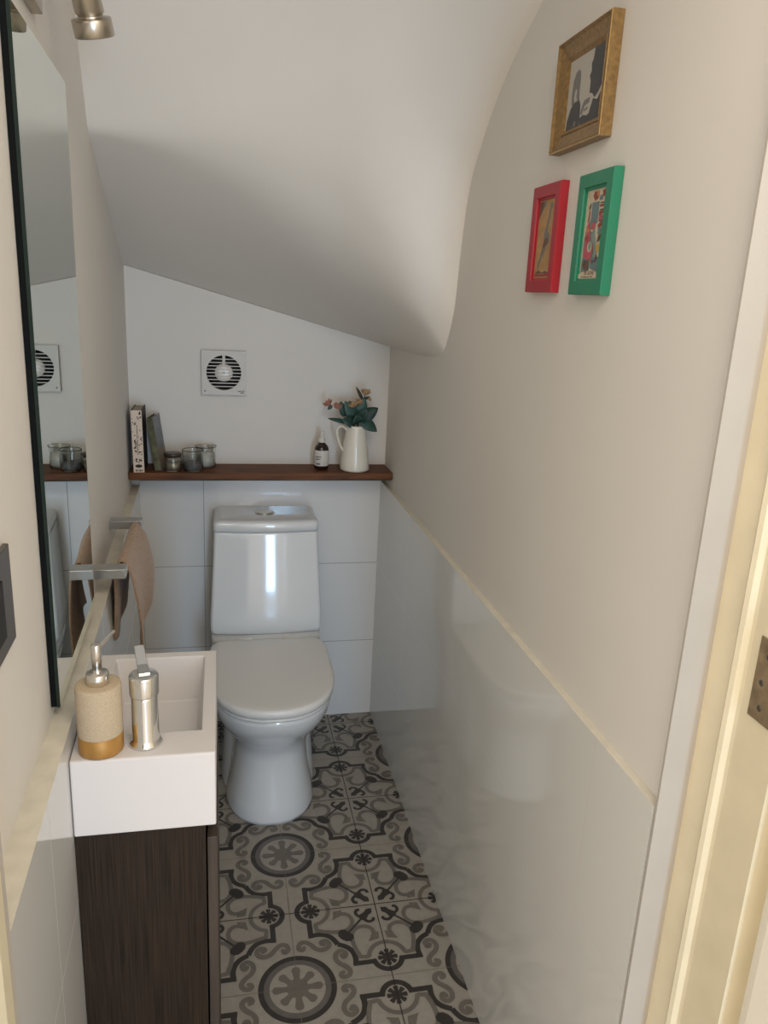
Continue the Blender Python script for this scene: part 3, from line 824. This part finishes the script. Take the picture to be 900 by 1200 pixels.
tc = (.1655, -1.4735, BZ1+.0004)
tap = thing('basin_tap', tc, 'chrome single-lever mixer tap standing on the basin edge', 'tap')
b = B(); lathe(b, [(.0235, 0), (.0245, .002), (.0235, .005), (.0205, .008), (.0198, .011), (.0192, .078), (.0188, .082)], tc, 44); obj('tap_body', b, M['chrome'], tap, smooth=True)
b = B(); lathe(b, [(.0188, .0822), (.0212, .0835), (.0215, .085), (.0215, .112), (.0208, .1145), (.018, .1155), (.006, .1158)], tc, 44); th_ = obj('lever_cap', b, M['chrome'], tap, smooth=True)
b = B()
lv = [Vector((tc[0]+.002, tc[1]-.006, tc[2]+.1155)), Vector((tc[0]-.003, tc[1]+.018, tc[2]+.119)), Vector((tc[0]-.012, tc[1]+.062, tc[2]+.130))]
rings = []
for i, p in enumerate(lv):
    s = Vector((.97, .2, 0)); w = .0088 - .0006*i; t = .0028
    rings.append([p+s*w+Vector((0, 0, t)), p-s*w+Vector((0, 0, t)), p-s*w-Vector((0, 0, t*.3)), p+s*w-Vector((0, 0, t*.3))])
loft(b, rings)
obj('lever', b, M['chrome'], tap, bevel=.0012, segs=3)
b = B(); tube(b, [(tc[0], tc[1]+.012, tc[2]+.055), (tc[0], tc[1]+.05, tc[2]+.052), (tc[0], tc[1]+.085, tc[2]+.040)], [.012, .0105, .0095], 20); obj('spout', b, M['chrome'], tap, smooth=True)

sc = (.1025, -1.482, BZ1+.0004)
soap = thing('soap_dispenser', sc, 'sandy stone soap dispenser with gold base and steel pump', 'soap dispenser')
b = B(); lathe(b, [(.0318, .0301), (.032, .031), (.0322, .104), (.0312, .1075), (.028, .1085), (.01, .1087)], sc, 52); obj('bottle', b, M['sand'], soap, smooth=True)
b = B(); lathe(b, [(.029, 0), (.0312, .001), (.0321, .003), (.0321, .0296), (.0316, .030), (.01, .030)], sc, 52); obj('gold_base', b, M['gold'], soap, smooth=True, label='matt gold dipped base')
b = B(); lathe(b, [(.0155, .1088), (.0162, .1095), (.0162, .124), (.015, .1258), (.006, .126), (.0058, .134), (.0072, .1345), (.0072, .168), (.0066, .1695), (.003, .170)], sc, 36); pm = obj('pump', b, M['steel'], soap, smooth=True)
b = B(); tube(b, smoothpath([(sc[0]+.004, sc[1]+.003, sc[2]+.1655), (sc[0]+.010, sc[1]+.012, sc[2]+.1680), (sc[0]+.016, sc[1]+.024, sc[2]+.1720), (sc[0]+.0215, sc[1]+.034, sc[2]+.1745)], 5), [.0034]*5+[.003]*5+[.0022]*6, 14); obj('nozzle', b, M['steel'], pm, smooth=True)

# ------------------------------------------------------------------ switch plate near the doorway
sw = thing('switch_plate', (xw(-1.72), -1.72, 1.2), 'dark metal switch plate on the left wall beside the doorway', 'switch')
b = B(); prism(b, [(xw(-1.645)+.0005, -1.645), (xw(-1.645)+.007, -1.646), (xw(-1.78)+.007, -1.779), (xw(-1.78)+.0005, -1.78)], 1.105, 1.222); obj('plate', b, M['switch'], sw, bevel=.001)
b = B(); prism(b, [(xw(-1.70)+.0072, -1.70), (xw(-1.70)+.011, -1.701), (xw(-1.755)+.011, -1.754), (xw(-1.755)+.0072, -1.755)], 1.130, 1.197); obj('rocker', b, M['black'], sw, bevel=.001)

# ------------------------------------------------------------------ pictures on the right wall (u = left to right as seen, v = up)
def picture(name, yl, yr, z0, z1, border, depth, fmat, label, ridge=None, lip=.35):
    th = thing(name, (WU, (yl+yr)/2, z0), label, 'picture')
    x0 = WU-.0006; w = yl-yr; hgt = z1-z0
    outer = [(yl, z0), (yr, z0), (yr, z1), (yl, z1)]
    def ins(d): return [(yl-d, z0+d), (yr+d, z0+d), (yr+d, z1-d), (yl-d, z1-d)]
    b = B()
    if ridge: prof = [(0, 0), (0, depth*.95), (.0012, depth), (.0024, depth), (.006, depth*.80), (border*.55, depth*.62), (border*.78, depth*.55), (border*.8, depth*.62), (border, depth*.42), (border, depth*.2)]
    else: prof = [(0, 0), (0, depth-.002), (.002, depth), (border-.0045, depth), (border-.004, depth-.003), (border, depth-.004), (border, .002)]
    rr = [[(x0-dd, y, z) for y, z in ins(d)] for d, dd in prof]
    loft(b, rr, cap=False)
    for f in b.faces: f.smooth = False
    b.verts.ensure_lookup_table()
    if ridge:
        for k, f in enumerate(b.faces):
            if 4 <= k < 12: f.material_index = 1 if k//4 == 1 else 0
    fr = obj('frame', b, [fmat, ridge or fmat], th)
    return th, (lambda u, v, e=0: (x0-depth*(.4 if ridge else .62)-e, yl-border-(w-2*border)*u, z0+border+(hgt-2*border)*v))
def draw(th, at, base, shapes, name='print'):
    b = B()
    mats = [base]; 
    e = .0002
    b.faces.new([b.verts.new(at(u, v)) for u, v in ((0, 0), (1, 0), (1, 1), (0, 1))])
    b.faces.new([b.verts.new((p[0]+.0012, p[1], p[2])) for p in (at(0, 0), at(1, 0), at(1, 1), at(0, 1))])
    for k, (m, pts) in enumerate(shapes):
        if m not in mats: mats.append(m)
        f = b.faces.new([b.verts.new(at(min(1, max(0, u)), min(1, max(0, v)), .00005*(k+1))) for u, v in pts]); f.material_index = mats.index(m)
    return obj(name, b, mats, th)
def ell(cu, cv, ru, rv, n=16, a=0): return [(cu+ru*math.cos(2*PI*i/n)*math.cos(a)-rv*math.sin(2*PI*i/n)*math.sin(a), cv+ru*math.cos(2*PI*i/n)*math.sin(a)+rv*math.sin(2*PI*i/n)*math.cos(a)) for i in range(n)]
def rect(u0, u1, v0, v1): return [(u0, v0), (u1, v0), (u1, v1), (u0, v1)]

th, at_ = picture('picture_frame', -1.243, -1.424, 1.752, 1.914, .031, .019, M['frame_gold'], 'gold wooden frame with a black and white photograph, topmost of the three', ridge=M['frame_gold2'])
D, Mi, Lt = M['ph_dark'], M['ph_mid'], M['ph_light']
draw(th, at_, Lt, [
 (D, [(.02, .0), (.04, .14), (.12, .30), (.20, .36), (.36, .40), (.42, .30), (.44, .1), (.42, 0)]),
 (Mi, [(.14, .34), (.12, .52), (.14, .70), (.20, .80), (.28, .83), (.34, .78), (.36, .66), (.35, .50), (.37, .38), (.30, .36), (.28, .45), (.22, .36)]),
 (Lt, [(.22, .54), (.26, .56), (.28, .50), (.25, .40), (.22, .38), (.20, .45)]),
 (D, [(.70, 1), (.68, .86), (.64, .80), (.66, .70), (.62, .64), (.66, .56), (.66, .40), (.74, .38), (.82, .30), (.92, .36), (1, .46), (1, 1)]),
 (D, [(.78, .30), (.70, .12), (.62, 0), (1, 0), (1, .38), (.90, .26)]),
 (Mi, [(.44, .16), (.50, .30), (.54, .33), (.62, .34), (.70, .34), (.68, .27), (.56, .25), (.50, .14)]),
 (Mi, [(.54, .20), (.64, .22), (.66, .19), (.56, .17)]),
 (D, [(.44, .0), (.44, .10), (.52, .13), (.64, .10), (.72, .12), (.74, 0)]),
 (Mi, [(.24, .02), (.28, .10), (.33, .08), (.32, .02)]),
])
th, at_ = picture('picture_frame', -1.180, -1.297, 1.534, 1.709, .024, .014, M['frame_red'], 'small red frame holding a tan print, left of the green frame')
tanl = M['pr_tan']; dk = M['pr_brown']; gy = M['ph_mid']
draw(th, at_, tanl, [
 (gy, [(.0, .98), (.0, .74), (.08, .80), (.22, .88), (.38, .93), (.40, .99)]),
 (dk, [(.0, .98), (.0, .78), (.14, .86), (.26, .95), (.24, .99)]),
 (gy, [(.64, .92), (.70, .96), (.80, .94), (.80, .89), (.72, .87), (.70, .78), (.66, .70), (.62, .60), (.74, .56), (.78, .48), (.72, .43), (.60, .40), (.56, .34), (.44, .30), (.34, .22), (.26, .12), (.24, .06), (.20, .12), (.18, .20), (.28, .26), (.34, .34), (.40, .42), (.46, .48), (.42, .56), (.46, .62), (.54, .68), (.60, .80)]),
 (dk, [(.40, .42), (.46, .50), (.66, .52), (.72, .46), (.58, .41), (.46, .38)]),
 (gy, [(.50, .38), (.54, .28), (.52, .24), (.48, .34)]),
 (gy, [(.68, .40), (.72, .38), (.66, .35)]),
 (M['pr_red'], [(.04, .02), (.06, .06), (.5, .05), (.94, .07), (.94, .02)]),
 (M['pr_brown'], [(.1, .07), (.3, .10), (.5, .07), (.7, .09), (.9, .07), (.9, .06), (.1, .06)]),
])
th, at_ = picture('picture_frame', -1.366, -1.478, 1.531, 1.705, .024, .015, M['frame_green'], 'small green frame holding a colourful print, right of the red frame')
cr, pk, bl, te, og, br, rd, yl = (M[k] for k in ('pr_cream', 'pr_pink', 'pr_blue', 'pr_teal', 'pr_orange', 'pr_brown', 'pr_red', 'pr_yellow'))
sh = [
 (te, [(.10, .14), (.04, .40), (.12, .60), (.36, .70), (.52, .60), (.78, .30), (.9, .1), (.2, .08)]),
 (bl, rect(.30, .66, .62, .86)),
 (bl, [(.05, .07), (.06, .24), (.30, .22), (.34, .10)]),
 (bl, [(.55, .12), (.60, .24), (1, .24), (1, .06)]),
 (rd, [(.30, .93), (.36, .98), (.54, .97), (.58, .90), (.42, .87)]), (og, [(.46, .98), (.60, .98), (.62, .90), (.52, .88)]),
 (br, ell(.50, .91, .05, .02)), (rd, [(.76, .97), (.94, .99), (.94, .91), (.82, .90)]), (bl, [(.66, .92), (.80, .93), (.80, .87), (.64, .87)]),
 (br, rect(.72, .92, .83, .845)), (rd, rect(.70, .92, .795, .82)), (br, rect(.72, .95, .755, .77)), (br, rect(.86, .93, .715, .755)), (M['pr_red'], rect(.70, .84, .70, .75)),
 (pk, rect(.72, .90, .645, .70)), (br, rect(.74, .92, .63, .645)), (rd, [(.70, .60), (.90, .64), (.92, .58), (.74, .56)]),
 (bl, rect(.74, .90, .49, .56)), (br, [(.74, .40), (.90, .42), (.94, .50), (.80, .48)]), (yl, rect(.76, .92, .30, .38)), (br, [(.72, .20), (.80, .28), (.84, .24), (.76, .18)]),
 (pk, [(.16, .52), (.20, .62), (.30, .64), (.36, .56), (.38, .46), (.22, .42)]), (pk, [(.40, .60), (.48, .64), (.60, .62), (.60, .57), (.44, .55)]),
 (og, ell(.24, .55, .09, .025)), (pk, [(.12, .42), (.18, .50), (.40, .48), (.42, .44), (.28, .40)]), (rd, ell(.22, .46, .1, .03)),
 (pk, [(.14, .26), (.16, .40), (.30, .42), (.34, .32), (.50, .32), (.58, .40), (.60, .30), (.54, .22), (.36, .21)]),
 (cr, ell(.42, .36, .12, .06)), (te, ell(.43, .365, .08, .048)),
 (cr, [(.38, .56), (.50, .545), (.58, .565), (.52, .53), (.40, .535)]),
 (rd, [(.18, .64), (.24, .78), (.28, .76), (.24, .64)]), (br, [(.18, .80), (.26, .86), (.30, .82), (.22, .78)]),
 (br, [(.14, .17), (.18, .21), (.28, .21), (.26, .13), (.34, .20), (.44, .20), (.46, .09), (.36, .10), (.20, .12)]),
 (rd, ell(.62, .19, .06, .02)),
 (cr, [(0, 0), (0, .055), (.30, .075), (.50, .085), (.56, .115), (.78, .085), (1, .05), (1, 0)]),
]
for u in (.30, .365): sh.append((br, rect(u, u+.028, .042, .085)))
sh.append((br, rect(.30, .44, .078, .085))); sh.append((br, rect(.41, .438, .042, .085)))
for u in (.51, .58, .66, .76): sh.append((br, rect(u, u+.030, .042, .086)))
sh.append((br, [(.66, .086), (.69, .086), (.79, .042), (.76, .042)])); sh.append((br, rect(.51, .60, .042, .050)))
for u0, u1 in ((.18, .27), (.30, .47), (.51, .59), (.64, .78)): sh.append((br, rect(u0, u1, .014, .024)))
draw(th, at_, cr, sh)

# ------------------------------------------------------------------ camera
cam = bpy.data.cameras.new('camera'); co = bpy.data.objects.new('camera', cam); link(co)
r_ = Vector((0.97864978, -0.19989742, 0.04780832)); u_ = Vector((0.00859373, 0.27219742, 0.96220305)); f_ = Vector((0.20535521, 0.94124895, -0.26810381))
m4 = Matrix((( r_.x, u_.x, -f_.x, 0.28090947), (r_.y, u_.y, -f_.y, -2.55467573), (r_.z, u_.z, -f_.z, 1.51389822), (0, 0, 0, 1)))
co.matrix_world = m4
cam.sensor_fit = 'HORIZONTAL'; cam.sensor_width = 36; cam.lens = 905.6858/900*36
cam.clip_start = .02
scene.camera = co

# ------------------------------------------------------------------ light
w = bpy.data.worlds.new('world'); scene.world = w; w.use_nodes = True
bg = w.node_tree.nodes['Background']; bg.inputs['Color'].default_value = (1.0, .925, .83, 1); bg.inputs['Strength'].default_value = 1.12
def area(name, loc, target, sx, sy, col, power):
    l = bpy.data.lights.new(name, 'AREA'); l.shape = 'RECTANGLE'; l.size = sx; l.size_y = sy; l.color = col; l.energy = power
    o = bpy.data.objects.new(name, l); link(o); o.location = loc
    d = Vector(target)-Vector(loc); o.rotation_euler = d.to_track_quat('-Z', 'Y').to_euler()
    return o
area('hall_window', (.10, -5.0, 1.9), (.4, -1.0, 1.0), 1.4, 1.3, (1.0, .91, .80), 2)
area('glazed_door', (.85, -5.2, .80), (.5, -.3, .5), .35, 1.55, (.42, .68, 1.0), 30)

area('doorway_fill', (.55, -2.45, 2.25), (.25, -1.2, 1.0), .5, .5, (1.0, .89, .75), 5.0)  # added warm fill outside the doorway, brightens the near walls

scene.view_settings.view_transform = 'Standard'
scene.view_settings.look = 'None'
scene.view_settings.exposure = 0.42
scene.view_settings.gamma = 1.0
scene.view_settings.use_curve_mapping = False
